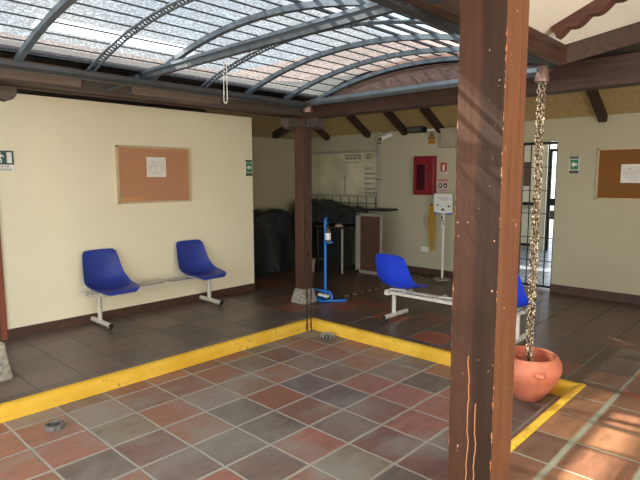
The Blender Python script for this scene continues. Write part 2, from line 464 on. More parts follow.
kerb(((-3.5, KY0), (KX, KY0), (0, 1)), 'trim_3')

# ------------------------------------------------------------------ setting: walls
HW = 2.345
struct('wall_left', MB().box(1.56, 4.65, YL, YL + .14, 0, HW), M['wall_l'])
struct('wall_left', MB().box(-3.5, .6, YL, YL + .14, 0, HW), M['wall_l'])
struct('wall_left', MB().box(.6, 1.56, YL, YL + .14, 2.1, HW), M['wall_l'])
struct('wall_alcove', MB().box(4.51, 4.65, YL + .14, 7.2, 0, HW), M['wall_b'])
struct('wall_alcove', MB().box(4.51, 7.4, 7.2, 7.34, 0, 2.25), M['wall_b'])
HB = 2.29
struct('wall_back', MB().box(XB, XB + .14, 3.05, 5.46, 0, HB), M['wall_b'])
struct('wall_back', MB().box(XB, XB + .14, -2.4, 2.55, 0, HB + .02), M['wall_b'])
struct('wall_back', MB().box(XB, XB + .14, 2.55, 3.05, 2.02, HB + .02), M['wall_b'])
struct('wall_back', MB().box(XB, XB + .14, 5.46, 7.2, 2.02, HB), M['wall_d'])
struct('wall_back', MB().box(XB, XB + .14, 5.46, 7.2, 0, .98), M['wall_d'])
struct('wall_right', MB().box(-3.5, 7.4, -2.54, -2.4, 0, 3.4), M['wall_l'])
struct('baseboard_left', MB().box(1.56, 4.66, YL - .014, YL, 0, .096).box(4.65, 4.66, YL - .014, YL + .14, 0, .096), M['base'])
struct('baseboard_back', MB().box(XB - .014, XB, 3.05, 5.46, 0, .105), M['base'])
struct('baseboard_right', MB().box(XB - .014, XB, -2.4, 2.555, 0, .115).box(XB - .014, XB + .14, 2.55, 2.56, 0, .115), M['base'])
struct('wall_far', MB().box(-3.5, 7.42, 9.0, 9.1, 0, 3.4), M['ceil_d'])  # added dark wall, closes the gap to the sky above the long wall
MB2 = MB().prism([(4.66, -.9, 2.46), (4.66, 3.95, 2.46), (4.66, 3.95, 2.745), (4.66, 1.0, 2.745), (4.66, -.9, 2.745)], (.02, 0, 0))
struct('shade_board', MB2, M['ceil_d'])  # dark board added for the shaded roof underside above the beam
# door at the left edge of the long wall
d = struct('door_1', MB().box(.62, 1.46, YL + .03, YL + .07, .0, 2.08), M['door_red'])
MB().box(1.44, 1.563, YL - .02, YL + .1, 0, 2.14, .005).box(.54, .62, YL - .02, YL + .1, 0, 2.14, .005).box(.54, 1.563, YL - .02, YL + .1, 2.08, 2.16, .005).build('door_frame', M['door_red'], d)
MB().tube([(1.36, YL - .03, 1.0), (1.36, YL + .03, 1.0)], .018).tube([(1.36, YL - .03, 1.0), (1.25, YL - .03, 1.0)], .01).build('door_handle', M['grey'], d)

# hall beyond the gate
struct('wall_hall', MB().box(11.4, 11.55, 4.2, 9.0, 0, 2.9), M['hall'])
struct('wall_hall', MB().box(11.4, 11.55, -2.4, 3.7, 0, 2.9), M['hall'])
struct('wall_hall', MB().box(7.42, 11.4, 8.9, 9.0, 0, 2.9), M['hall'])
struct('ceiling_hall', MB().box(7.5, 11.5, 3.9, 9.0, 2.75, 2.82), M['hall'])

# ------------------------------------------------------------------ setting: roofs and ceilings
EX, EY0, EY1 = 4.0, 1.4, 3.9        # eave edges round the courtyard
ZE = 2.47; K = .43
RX = 5.7; ZR = ZE + K * (RX - EX)
KL = .25; ZEL = 2.355
def zb(x): return ZE + K * (x - EX) if x < RX else ZR - (ZR - 2.30) / (7.265 - RX) * (x - RX)
ZL = ZEL + KL * (5.75 - EY1)
vx = EX + (ZL - ZE) / K
back_near = [(EX, EY0), (RX, EY0 - (RX - EX)), (RX, 9), (vx, 9), (vx, 5.75), (EX, EY1)]
mb = MB()
mb.bm.faces.new([mb.bm.verts.new((x, y, zb(x))) for x, y in back_near])
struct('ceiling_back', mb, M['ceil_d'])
mb = MB(); mb.quad((RX, EY0 - (RX - EX), ZR), (RX, 9, ZR), (7.42, 9, zb(7.42)), (7.42, -2.4, zb(7.42)), (RX, -2.4, ZR))
struct('ceiling_back', mb, M['ceil_y'])
mb = MB(); mb.quad((-3.5, EY1, ZEL), (EX, EY1, ZEL), (vx, 5.75, ZL), (-3.5, 5.75, ZL)).quad((-3.5, 5.75, ZL), (vx, 5.75, ZL), (vx, 9, ZL), (-3.5, 9, ZL))
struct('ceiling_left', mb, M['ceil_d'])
yr = EY0 - (RX - EX)
mb = MB(); mb.quad((-1.2, EY0, ZE), (EX, EY0, ZE), (RX, yr, ZR), (-1.2, yr, ZR)).quad((-1.2, yr, ZR), (RX, yr, ZR), (RX, -2.4, ZR), (-1.2, -2.4, ZR))
struct('ceiling_right', mb, M['soffit'])
# tiled upper skins
def skin(quads, name):
    mb = MB()
    for q in quads: mb.prism([V(p) + V((0, 0, .05)) for p in q], (0, 0, .05))
    return struct(name, mb, M['roof'])
skin([[(EX, EY0 - .0, ZE), (RX, yr, ZR), (RX, 9, ZR), (vx, 9, zb(vx)), (vx, 5.75, ZL), (EX, EY1, ZE)], [(RX, -2.4, ZR), (7.42, -2.4, zb(7.42)), (7.42, 9, zb(7.42)), (RX, 9, ZR)]], 'roof_back')
skin([[(-3.5, EY1 - .06, ZEL - .035), (EX, EY1 - .06, ZEL - .035), (vx, 5.75, ZL), (-3.5, 5.75, ZL)], [(-3.5, 5.75, ZL), (vx, 5.75, ZL), (vx, 9, ZL), (-3.5, 9, ZL)]], 'roof_left')
skin([[(-1.2, EY0, ZE), (EX, EY0, ZE), (RX, yr, ZR), (-1.2, yr, ZR)], [(-1.2, yr, ZR), (RX, yr, ZR), (RX, -2.4, ZR), (-1.2, -2.4, ZR)]], 'roof_right')

# ------------------------------------------------------------------ beams, posts
b = thing('wooden_beam', (4.6, 1.15, 2.235), 'long dark brown eave beam running across the back of the courtyard', 'beam')
MB().box(4.53, 4.68, -2.4, 4.68, 2.235, 2.46, .008).build('timber', M['beam_dk'], b)
b = thing('wooden_beam', (.6, 4.6, 2.27), 'grey-brown eave beam with nailed boards above the long cream wall', 'beam')
MB().box(-3.5, 4.53, 4.53, 4.67, 2.27, 2.50, .008).build('timber', M['beam_l'], b)
for x0, x1 in ((.6, 1.93), (2.38, 3.33)):
    MB().box(x0, x1, 4.505, 4.532, 2.29, 2.49, .004).build('board', M['board_l'], b)
MB().box(-3.5, 4.5, 4.67, 4.72, 2.255, 2.275).build('batten', M['beam_dk'], b)
VB = MB().prism([(4.0, 1.395, 2.466), (4.0, 1.395, 2.34), (5.7, -.305, 3.02), (5.7, -.305, 3.19)], (.05, .05, 0)).build('valley_rafter', M['beam_dk']); tag(VB, 'dark sloping valley rafter where the white soffit ends above the clay bowl', 'rafter')
b = thing('eave_board', (1.4, 1.36, 2.31), 'brown eave board running from front post to rain chain', 'board')
MB().box(-1.2, 3.98, 1.365, 1.425, 2.328, 2.46, .006).build('timber', M['fascia'], b)

def post(x0, y0, w, label, base, mat, z1=2.47, cap=True, bh=.18):
    t = thing('wooden_post', (x0 + w / 2, y0 + w / 2, 0), label, 'post')
    zb_ = bh - .01 if base else 0
    mb = MB().box(x0, x0 + w, y0, y0 + w, zb_, z1, .006)
    # a few slices so that nothing is perfectly straight
    mb.build('shaft', mat, t)
    if base:
        c = V((x0 + w / 2, y0 + w / 2, 0)); a, q = w * .82, w * .58
        mb = MB(); lo = [mb.bm.verts.new(c + V((sx * a, sy * a, 0))) for sx, sy in ((-1, -1), (1, -1), (1, 1), (-1, 1))]
        hi = [mb.bm.verts.new(c + V((sx * q, sy * q, bh))) for sx, sy in ((-1, -1), (1, -1), (1, 1), (-1, 1))]
        mb.bm.faces.new(lo[::-1]); mb.bm.faces.new(hi)
        for i in range(4): mb.bm.faces.new((lo[i], lo[(i + 1) % 4], hi[(i + 1) % 4], hi[i]))
        bmesh.ops.bevel(mb.bm, geom=mb.bm.edges[:], offset=.012, segments=2, affect='EDGES')
        s = mb.build('stone_base', M['stone'], t); s['label'] = 'rough grey stone base'
    if cap:
        cx, cy = x0 + w / 2, y0 + w / 2; z0, z2 = 2.13, 2.232
        for ax in (0, 1):
            prof = [(-.3, z2), (-.3, z2 - .05), (-.275, z0 + .012), (-.24, z0), (-.2, z0 + .008), (.2, z0 + .008), (.24, z0), (.275, z0 + .012), (.3, z2 - .05), (.3, z2)]
            if ax == 0: MB().prism([(cx + u, cy - w * .42, z) for u, z in prof], (0, w * .84, 0)).build('bracket', M['beam_l'], t)
            else: MB().prism([(cx - w * .42, cy + u, z) for u, z in prof], (w * .84, 0, 0)).build('bracket', M['beam_l'], t)
    return t
post(4.525, 4.525, .15, 'brown wooden post on grey stone base at the far courtyard corner', True, M['post_b'], 2.3)
post(1.06, 4.49, .15, 'wooden post with grey stone base at the left edge beside the yellow kerb', True, M['post_b'], 2.3, True, .30)
PX, PY, PW = 2.22, 1.008, .222
t = thing('wooden_post', (PX + PW / 2, PY + PW / 2, 0), 'large peeling brown wooden post in the foreground', 'post')
MB().box(PX, PX + PW, PY, PY + PW, 0.012, 2.47, .005).build('shaft', M['post_f'], t)

# rafters under the back roof (far slope) and at the alcove
def raft(a, b, w, h, mat, label, group):
    a = V(a); b = V(b)
    o = MB().bar(a, b, w, h).build('rafter', mat, loc=tuple((a + b) / 2))
    tag(o, label, 'rafter', group); return o
RG = 'rafters below the ochre ceiling'
names = [(6.62, 'dark rafter above the counter window beside the far post'), (5.68, 'dark rafter nearest the security camera, to its left'), (4.93, 'dark rafter between security camera and black box'),
         (4.28, 'dark rafter just left of the front post above the beige box'), (3.25, 'dark rafter above the gate, behind the rain chain'), (2.02, 'dark rafter above the cork board on the right')]
sl_ = (ZR - 2.30) / (7.265 - RX)
for y, lab in names:
    raft((RX, y, ZR - .05), (7.262, y, 2.30 - .045), .09, .095, M['rafter'], lab, RG)
x = 6.25
o = MB().prism([(x, 6.1, 2.62), (x, 7.0, 2.33), (x, 7.0, 2.22), (x, 6.93, 2.22), (x, 6.1, 2.50)], (.07, 0, 0)).build('rafter', M['rafter'])
tag(o, 'dark rafter with cut end hanging over the alcove, left of the far post', 'rafter', RG)

# soffit rafter with scalloped lower edge
x = 3.57
mb = MB(); n = 150; top = []; bot = []
for i in range(n + 1):
    y = 1.33 - 1.6 * i / n; z = ZE + K * (1.4 - y)
    s = i * 1.6 / n
    sc = .062 + .026 * abs(math.sin(PI * (s + .03) / .125)) if s > .03 else .03 + s
    top.append((x, y, z - .001)); bot.append((x, y, z - sc))
poly = top + bot[::-1]
for i in range(n):
    pass
o = None
a = [[mb.bm.verts.new(V(p) + V((dx, 0, 0))) for p in row] for dx in (0, .085) for row in (top, bot)]
t0, b0, t1, b1 = a
for i in range(n):
    mb.bm.faces.new((t0[i], t0[i + 1], b0[i + 1], b0[i])); mb.bm.faces.new((t1[i], b1[i], b1[i + 1], t1[i + 1]))
    mb.bm.faces.new((b0[i], b0[i + 1], b1[i + 1], b1[i])); mb.bm.faces.new((t0[i], t1[i], t1[i + 1], t0[i + 1]))
mb.bm.faces.new((t0[0], b0[0], b1[0], t1[0])); mb.bm.faces.new((t0[n], t1[n], b1[n], b0[n]))
o = mb.build('carved_rafter', M['rafter_s']); tag(o, 'reddish brown rafter with scalloped lower edge on the white soffit', 'rafter')
# ------------------------------------------------------------------ gutters
def gutter(a, b, label, side):
    a = V(a); b = V(b); d = (b - a).normalized(); s = d.cross(V((0, 0, 1)))
    t = thing('gutter', tuple((a + b) / 2), label, 'gutter', 'roof gutters round the courtyard')
    prof = [(-.05, .03), (-.048, .0), (-.03, -.02), (.03, -.02), (.048, 0), (.05, .03), (.044, .03), (.041, .002), (.026, -.014), (-.026, -.014), (-.041, .002), (-.044, .03)]
    MB().prism([a + s * u + V((0, 0, z)) for u, z in prof], b - a).build('channel', M['galv' if abs(d.y) > .5 else 'galv_dk'], t)
    mb = MB()
    return t
gutter((3.965, 1.53, 2.295), (3.965, 3.82, 2.295), 'grey metal gutter along the back edge of the courtyard roof', 1)
gutter((-1.2, 3.89, 2.268), (4.0, 3.89, 2.268), 'weathered metal gutter above the long cream wall', 1)
gutter((-1.2, 1.49, 2.345), (4.0, 1.49, 2.345), 'metal gutter behind the brown eave board', 1)

# ------------------------------------------------------------------ barrel canopy
CY, HWY = 2.67, 1.2; Z0, RISE = 2.305, .19
def arc(v):          # v in -1..1 across
    return (CY + v * HWY, Z0 + .05 * (1 - v) / 2 + RISE * (1 - v * v))
cx0, cx1 = -1.2, 4.02
can = thing('barrel_canopy', (1.4, CY, Z0), 'translucent barrel roof with curved steel ribs over the sunken courtyard', 'canopy')
rib_x = [1.25 + .475 * k for k in range(-5, 6)] + [4.0]
for i, x in enumerate(rib_x):
    mb = MB()
    pts = [arc(-1 + 2 * k / 28) for k in range(29)]
    if i in (6, 8):
        for off in (-.024, .024):
            mb.tube([(x + off, y, z) for y, z in pts], .009, 6)
        pp = [arc(-1 + 2 * k / 70) for k in range(71)]
        for k in range(0, 70): mb.bar((x - .026, pp[k][0], pp[k][1]), (x + .026, pp[k + 1][0], pp[k + 1][1]), .010, .006)
        mb.build('lattice_rib', M['steel'], can)
    else:
        for k in range(28):
            mb.bar((x, *pts[k]), (x, *pts[k + 1]), .04, .034)
        mb.build('rib', M['steel'], can)
for k in range(17):
    v = -1 + 2 * (k + .35) / 16.7
    y, z = arc(v)
    MB().bar((cx0, y, z + .03), (cx1, y, z + .03), .022 if y < 2.25 else .009, .014 if y < 2.25 else .008).build('purlin', M['steel_dk'], can)
def sheet(u, w):
    v = -1.06 + 2.12 * w; y, z = arc(v); return (cx0 + (cx1 + .06 - cx0) * u, y, z + .045 + .006 * math.sin(u * 330))
mb = MB()
# roof sheets in strips; a gap is made above the left gutter to let sun reach the floor
n = 68
for k in range(n):
    w0, w1 = k / n, (k + 1) / n
    ym = arc(-1.06 + 2.12 * (w0 + w1) / 2)[0]
    for (u0, u1) in ((0, .46), (.46, .665), (.665, 1)):
        xm = cx0 + (cx1 - cx0) * (u0 + u1) / 2
        if 3.385 < ym < 3.54 and u0 == .46: continue
        mb.quad(sheet(u0, w0), sheet(u1, w0), sheet(u1, w1), sheet(u0, w1))
bmesh.ops.remove_doubles(mb.bm, verts=mb.bm.verts[:], dist=.0005)
mb.build('roof_sheet', M['sheet'], can)
# end gable under the last arch
mb = MB()
for k in range(28):
    (y0, z0), (y1, z1) = arc(-1 + 2 * k / 28), arc(-1 + 2 * (k + 1) / 28)
    mb.quad((4.01, y0, 2.30), (4.01, y1, 2.30), (4.01, y1, max(2.302, z1 - .03)), (4.01, y0, max(2.302, z0 - .03)))
mb.build('end_panel', M['endp'], can)

tie = thing('tie_bar', (2.14, 2.7, 2.30), 'square steel tie bar spanning the courtyard under the barrel roof', 'bar')
MB().bar((2.14, 3.93, 2.322), (2.14, 1.43, 2.345), .036, .04).build('bar', M['steel_dk'], tie)
MB().bar((2.118, 3.9, 2.352), (2.118, 1.43, 2.375), .012, .02).build('flange', M['steel'], tie)
MB().box(2.08, 2.20, 1.30, 1.365, 2.33, 2.43, .004).build('end_plate', M['steel_dk'], tie)
MB().box(2.09, 2.19, 3.9, 3.96, 2.28, 2.36, .004).build('end_plate', M['steel'], tie)
MB().bar((2.14, 3.95, 2.31), (2.14, 4.51, 2.288), .016, .012).build('stay_rod', M['steel'], tie)

# looped white cable hanging from the canopy
pts = [(2.6, 3.47, 2.58)] + [(2.6 + .004 * math.sin(k), 3.47 - .002 * k, 2.55 - .043 * k) for k in range(10)]
lp = [(2.6, 3.455 + .022 * math.cos(a), 2.15 + .022 * math.sin(a)) for a in [PI + PI * q / 8 for q in range(9)]]
mb = MB().tube([(2.6, 3.440, 2.58), (2.6, 3.433, 2.35), (2.6, 3.433, 2.15)] + lp + [(2.6, 3.477, 2.15), (2.6, 3.474, 2.26), (2.6, 3.465, 2.52)], .0032, 6)
o = mb.build('hanging_cable', M['cable']); tag(o, 'thin white cable loop hanging down from the barrel roof', 'cable')

# ------------------------------------------------------------------ rain chains
def rain_chain(x, y, z0, z1, mat, label, strands, link):
    t = thing('rain_chain', (x, y, z0), label, 'chain')
    for dx, dy in strands:
        mb = MB(); z = z1 - .11; i = 0
        while z > z0 + .01:
            a = random.uniform(0, PI); L = link * .5; w = link * .3; rr = link * .12
            ring = []
            for q in range(8):
                th = 2 * PI * q / 8
                u = w * math.cos(th); h = (L + rr) * math.sin(th)
                ring.append((x + dx + u * math.cos(a), y + dy + u * math.sin(a), z + h))
            mb.tube(ring, rr, 5, closed=True)
            z -= link * .86; i += 1
        mb.build('strand', mat, t, smooth=True)
    MB().lathe([(.03, 0), (.045, .0), (.05, .02), (.042, .06), (.034, .11), (.03, .11), (.034, .06), (.03, .02)], (x, y, z1 - .11), 20).build('outlet_cup', M['copper'], t, smooth=True)
    return t
CXc, CYc = 3.86, 1.485
rain_chain(CXc, CYc, .12, 2.32, M['chain'], 'speckled metal rain chain hanging down into the clay bowl', ((-.014, .014), (.016, -.012), (-.008, -.014), (.01, .01)), .036)
rain_chain(3.955, 3.88, ZC + .01, 2.32, M['chain_dk'], 'dark thin rain chain hanging at the far courtyard corner before the post', ((-.014, .016), (.014, -.016)), .034)

# clay bowl
b = thing('clay_bowl', (CXc, CYc, ZC), 'round terracotta bowl standing in the courtyard corner under the rain chain', 'bowl')
prof = [(.0, 0), (.085, 0), (.10, .012), (.155, .085), (.205, .17), (.228, .235), (.226, .285), (.208, .325), (.196, .342), (.186, .345), (.178, .338), (.182, .318), (.200, .27), (.198, .23), (.165, .15), (.10, .07), (.0, .05)]
MB().lathe(prof, (CXc, CYc, ZC), 48).build('bowl_body', M['clay'], b, smooth=True)
ang = math.radians(221)
for da in (0, PI):
    c, s = math.cos(ang + da), math.sin(ang + da)
    mb = MB().ico((CXc + c * .226, CYc + s * .226, ZC + .258), .042, 2, (1.0, 1.0, .55)); mb.build('lug', M['clay'], b, smooth=True)

# floor drains
d = thing('floor_drain', (1.24, 3.6, ZC), 'round raised drain ring set in the courtyard tiles near the left kerb', 'drain')
MB().lathe([(.05, 0), (.062, 0), (.06, .026), (.048, .03), (.042, .026), (.042, .004), (.05, 0)], (1.24, 3.6, ZC), 28).build('ring', M['ringm'], d, smooth=True)
mb = MB().lathe([(.0, .004), (.044, .004), (.044, .008), (0, .008)], (1.24, 3.6, ZC), 24); mb.build('cover', M['rubber'], d)
for k in range(5):
    w = (1 - ((k - 2) / 2.6) ** 2) ** .5 * .042
    MB().box(1.24 - w, 1.24 + w, 3.6 + (k - 2) * .015 - .004, 3.6 + (k - 2) * .015 + .004, ZC + .008, ZC + .02).build('grate_bar', M['grey_dk'], d)
d = thing('floor_drain', (3.97, 3.62, ZC), 'small domed wire drain grate at the far courtyard corner', 'drain')
MB().lathe([(0, 0), (.09, 0), (.09, .006), (0, .006)], (3.97, 3.62, ZC), 20).build('plate', M['grey_dk'], d)
mb = MB()
for k in range(6):
    a = PI * k / 6
    mb.tube([(3.97 + .075 * math.cos(a) * math.cos(q), 3.62 + .075 * math.sin(a) * math.cos(q), ZC + .006 + .04 * math.sin(q)) for q in [PI * j / 8 for j in range(9)]], .005, 5)
mb.build('wire_dome', M['grey'], d)

# ------------------------------------------------------------------ benches
def seat_shell(ox, oz, mat, parent, T, sw=1.06, sd=1.2):
    prof = [(.215, .405, .150, .0), (.205, .37, .172, .012), (.19, .28, .188, .03), (.172, .18, .203, .048), (.150, .10, .216, .066), (.112, .045, .223, .07), (.05, .02, .224, .055), (-.03, .018, .222, .036), (-.11, .026, .216, .018), (-.175, .03, .196, .005), (-.21, .018, .165, 0), (-.222, -.002, .13, 0)]
    # catmull-rom along the profile
    P = []
    n = len(prof)
    for i in range(n - 1):
        p0, p1, p2, p3 = prof[max(i - 1, 0)], prof[i], prof[i + 1], prof[min(i + 2, n - 1)]
        for q in range(3):
            s = q / 3
            P.append(tuple(.5 * (2 * b + (c - a) * s + (2 * a - 5 * b + 4 * c - d) * s * s + (-a + 3 * b - 3 * c + d) * s ** 3) for a, b, c, d in zip(p0, p1, p2, p3)))
    P.append(prof[-1])
    NU = 14; m = len(P) - 1
    mb = MB(); rows = []
    for j, (y, z, hw, wg) in enumerate(P):
        a = P[max(j - 1, 0)]; b = P[min(j + 1, m)]
        ty, tz = b[0] - a[0], b[1] - a[1]; L = math.hypot(ty, tz) or 1
        ny, nz = tz / L, -ty / L            # towards the sitter
        if nz < 0 and ny > 0: ny, nz = -ny, -nz
        row = []
        for k in range(NU + 1):
            u = -1 + 2 * k / NU
            lift = wg * abs(u) ** 2.2
            drop = .012 * abs(u) ** 4 if j < 3 else 0
            row.append(mb.bm.verts.new(T((ox + u * hw * sw, (y - .215) * sd + .205 + ny * lift, oz + z + nz * lift - drop))))
        rows.append(row)
    for j in range(m):
        for k in range(NU): mb.bm.faces.new((rows[j][k], rows[j][k + 1], rows[j + 1][k + 1], rows[j + 1][k]))
    bmesh.ops.recalc_face_normals(mb.bm, faces=mb.bm.faces[:])
    r = bmesh.ops.solidify(mb.bm, geom=mb.bm.faces[:], thickness=.009)
    return mb.build('seat', mat, parent, smooth=True)
def bench(label, origin, rot, legs, seats, empty_at, rail, mats, zr):
    """local frame: along +x, people face -y"""
    ca, sa = math.cos(rot), math.sin(rot); o = V(origin)
    def T(p): return (o.x + p[0] * ca - p[1] * sa, o.y + p[0] * sa + p[1] * ca, o.z + p[2])
    t = thing('beam_bench', tuple(o), label, 'bench')
    pm = mats[1]
    mb = MB()
    up = (0, 0, 1)
    for ry in (-.05, .08): MB().bar(T((rail[0], ry, zr)), T((rail[1], ry, zr)), .042, .03, up, .003).build('rail', pm, t)
    for lx in legs:
        l = MB().tube([T((lx, .015, .05)), T((lx, .015, zr - .012))], .024, 14).build('leg', pm, t, smooth=True)
        f = MB().tube([T((lx, -.235, .05)), T((lx, .2, .05))], .026, 14).build('foot', pm, t, smooth=True)
        MB().bar(T((lx, -.13, zr + .0)), T((lx, .16, zr + .0)), .05, .034, up, .003).build('bracket', pm, t)
        for y in (-.237, .2): MB().tube([T((lx, y - .004, .05)), T((lx, y + .006, .05))], .0265, 14).build('end_cap', M['rubber'], f, smooth=True)
        for y in (-.2, .16): MB().tube([T((lx, y, 0)), T((lx, y, .03))], .012, 10).build('foot_glide', M['rubber'], f, smooth=True)
    for sx in seats: seat_shell(sx, zr + .028, mats[0], t, T)
    for sx in seats + [empty_at]:
        MB().bar(T((sx - .09, -.11, zr + .02)), T((sx - .09, .12, zr + .02)), .03, .012, up).bar(T((sx + .09, -.11, zr + .02)), T((sx + .09, .12, zr + .02)), .03, .012, up).bar(T((sx - .09, -.0, zr + .03)), T((sx + .09, .03, zr + .03)), .03, .012, up).build('seat_bracket', pm, t)
    return t
bench('three-place beam bench with two dark blue plastic seats against the long cream wall', (3.02, 5.39, 0), 0, (-.64, .73), [-.54, .575], .02, (-.76, .78), (M['blue_l'], M['bench']), .352)
bench('white beam bench with brightly lit blue plastic seats, back turned, beyond the right kerb', (4.72, 2.735, 0), PI / 2, (-.80, .575), [-.68, .52], -.08, (-.84, .64), (M['blue_r'], M['bench_w']), .31)

# ------------------------------------------------------------------ left wall items
c = thing('cork_board', PL(3.2, 1.27), 'framed cork notice board with one paper on the long cream wall', 'notice board')
x0, x1, z0, z1 = 2.73, 3.66, 1.262, 1.902
MB().box(x0 + .01, x1 - .01, YL - .014, YL, z0 + .01, z1 - .01).build('cork_sheet', M['cork'], c)
mb = MB()
for a in ((x0, x1, z0, z0 + .022), (x0, x1, z1 - .022, z1), (x0, x0 + .03, z0, z1), (x1 - .016, x1, z0, z1)): mb.box(a[0], a[1], YL - .026, YL, a[2], a[3], .003)
mb.build('board_frame', M['frame'], c)
MB().box(2.77, 3.06, YL - .0155, YL - .012, 1.285, 1.335).build('tape_mark', M['cork_patch'], c)
def paper(name, cx, cz, w, h, W, label, lines, mat='paper', d=.017):
    R = RL if W is PL else RB
    def at(u, v, dd): return V(W(cx + u if W is PL else cx - u, cz + v, dd))
    t = thing(name, tuple(at(0, -h / 2, d)), label, 'paper')
    def q(mb, u0, u1, v0, v1, dd, th=.0008):
        a = at(u0, v0, dd); b = at(u1, v1, dd + th)
        mb.box(min(a.x, b.x), max(a.x, b.x), min(a.y, b.y), max(a.y, b.y), min(a.z, b.z), max(a.z, b.z)); return mb
    q(MB(), -w / 2, w / 2, -h / 2, h / 2, d).build('sheet', M[mat], t)
    mb = MB()
    for u0, u1, v0, v1 in lines: q(mb, u0 * w, u1 * w, v0 * h, v1 * h, d + .0009)
    mb.build('drawing', M['ink'], t)
    for u in (-.44, .44): MB().ico(tuple(at(u * w, h * .42, d + .004)), .006, 1).build('push_pin', M['grey'], t)
    return t
plan = [(-.40, .40, .30, .308), (-.40, .40, -.20, -.192), (-.40, -.392, -.2, .3), (.392, .40, -.2, .3), (-.20, -.192, .02, .3), (.0, .008, -.2, .3), (.18, .188, .06, .3), (-.4, .0, .02, .028), (.0, .4, .06, .068), (-.28, -.272, -.2, .02), (.26, .268, -.2, .06)]
prnd = random.Random(5)
for _k in range(26):
    _u = prnd.uniform(-.38, .3); _v = prnd.uniform(-.18, .28); plan.append((_u, _u + prnd.uniform(.03, .1), _v, _v + .014))
plan += [(-.2, .3, -.29, -.28), (-.2, .12, -.35, -.34)]
paper('paper_notice', 3.21, 1.67, .245, .225, PL, 'white printed plan pinned to the cork board on the long cream wall', plan)

def sign(name, W, cx, cz, label, cat, base, parts, d0=.001):
    """flat wall sign made of thin layers: parts = (name, material, [(u0,u1,v0,v1)] or polygon list)"""
    def at(u, v, dd): return V(W(cx + u if W is PL else cx - u, cz + v, dd))
    t = thing(name, tuple(at(0, base[2], 0)), label, cat)
    def add(nm, mat, rects, d, th):
        mb = MB()
        n = at(0, 0, 1) - at(0, 0, 0)
        if len(rects) > 1 and nm not in ('running_man', 'extinguisher_mark'):
            for r in rects: add(nm, mat, [r], d, th)
            return
        for r in rects:
            if isinstance(r[0], (int, float)): pts = [(r[0], r[2]), (r[1], r[2]), (r[1], r[3]), (r[0], r[3])]
            else: pts = r
            mb.prism([at(u, v, d) for u, v in pts], n * th)
        mb.build(nm, M[mat], t)
    add('plate', base[4], [base[:4]], 0, .004)
    d = .004
    for nm, mat, rects in parts:
        add(nm, mat, rects, d - .0005, .0017); d += .0012
    return t, at
arrowL = [(-.036, 0), (0, .034), (0, .014), (.034, .014), (.034, -.014), (0, -.014), (0, -.034)]
man = [[(-.012, .052), (.004, .052), (.004, .036), (-.012, .036)], [(-.03, .03), (.012, .03), (.004, -.005), (-.018, -.002)], [(-.05, .018), (-.028, .03), (-.026, .02), (-.046, .008)], [(.01, .03), (.034, .008), (.028, .002), (.004, .018)],
       [(-.004, 0), (.014, -.022), (.008, -.05), (-.002, -.05), (.002, -.024), (-.012, -.008)], [(-.016, 0), (-.03, -.03), (-.056, -.036), (-.056, -.028), (-.036, -.022), (-.024, 0)]]
t, at = sign('exit_sign', PL, 1.645, 1.735, 'green running-man emergency exit sign high on the long wall, at the left edge', 'sign', (-.16, .085, -.12, .07, 'white'),
    [('green_panel', 'darkgreen', [(-.155, .08, -.06, .07)]), ('running_man', 'white', [[(u - .035, v + .006) for u, v in p] for p in man]), ('door_mark', 'white', [(.02, .062, -.045, .055)])])
text_mesh('lettering', 'SALIDA DE\nEMERGENCIA', M['darkgreen'], t, tuple(at(-.035, -.092, .0045)), RL, (0, 0, 1), .022)
def arrow_sign(W, cx, cz, label, s=1.0):
    bars = [(-.052 * s, .052 * s, .068 * s, .098 * s)]; low = [(-.052 * s, .056 * s, -.112 * s, -.072 * s)]
    t, at = sign('exit_sign', W, cx, cz, label, 'sign', (-.056 * s, .058 * s, -.116 * s, .1 * s, 'white'),
        [('green_panel', 'green', [(-.046 * s, .05 * s, -.062 * s, .06 * s)]), ('black_bar', 'black', bars + low), ('arrow', 'white', [[(u * s * 1.05, v * s * 1.05) for u, v in arrowL]])])
    for v0 in (.078, -.097):
        mb = MB()
        for k in range(8):
            a = at((-.042 + .011 * k) * s, v0 * s, .0072); b = at((-.036 + .011 * k) * s, (v0 + .01) * s, .0078)
            mb.box(min(a.x, b.x), max(a.x, b.x), min(a.y, b.y), max(a.y, b.y), min(a.z, b.z), max(a.z, b.z))
        mb.build('lettering', M['grey'], t)
    return t
arrow_sign(PL, 4.585, 1.682, 'small green exit sign between black bars at the right end of the long wall')
arrow_sign(PB, 2.335, 1.705, 'small green arrow exit sign on the far wall left of the cork board', 1.05)

# ------------------------------------------------------------------ back wall items
c = thing('cork_board', PB(1.6, 1.26), 'brown cork notice board with beige frame on the far wall at the right edge', 'notice board')
y0, y1, z0, z1 = 1.12, 2.06, 1.265, 1.895
MB().box(XB - .014, XB, y0 + .01, y1 - .01, z0 + .01, z1 - .01).build('cork_sheet', M['cork2'], c)
mb = MB()
for a in ((y0, y1, z0, z0 + .022), (y0, y1, z1 - .022, z1), (y0, y0 + .02, z0, z1), (y1 - .024, y1, z0, z1)): mb.box(XB - .026, XB, a[0], a[1], a[2], a[3], .003)
mb.build('board_frame', M['frame'], c)
paper('paper_notice', 1.635, 1.585, .30, .225, PB, 'white sheet pinned to the brown cork board on the far wall', plan)

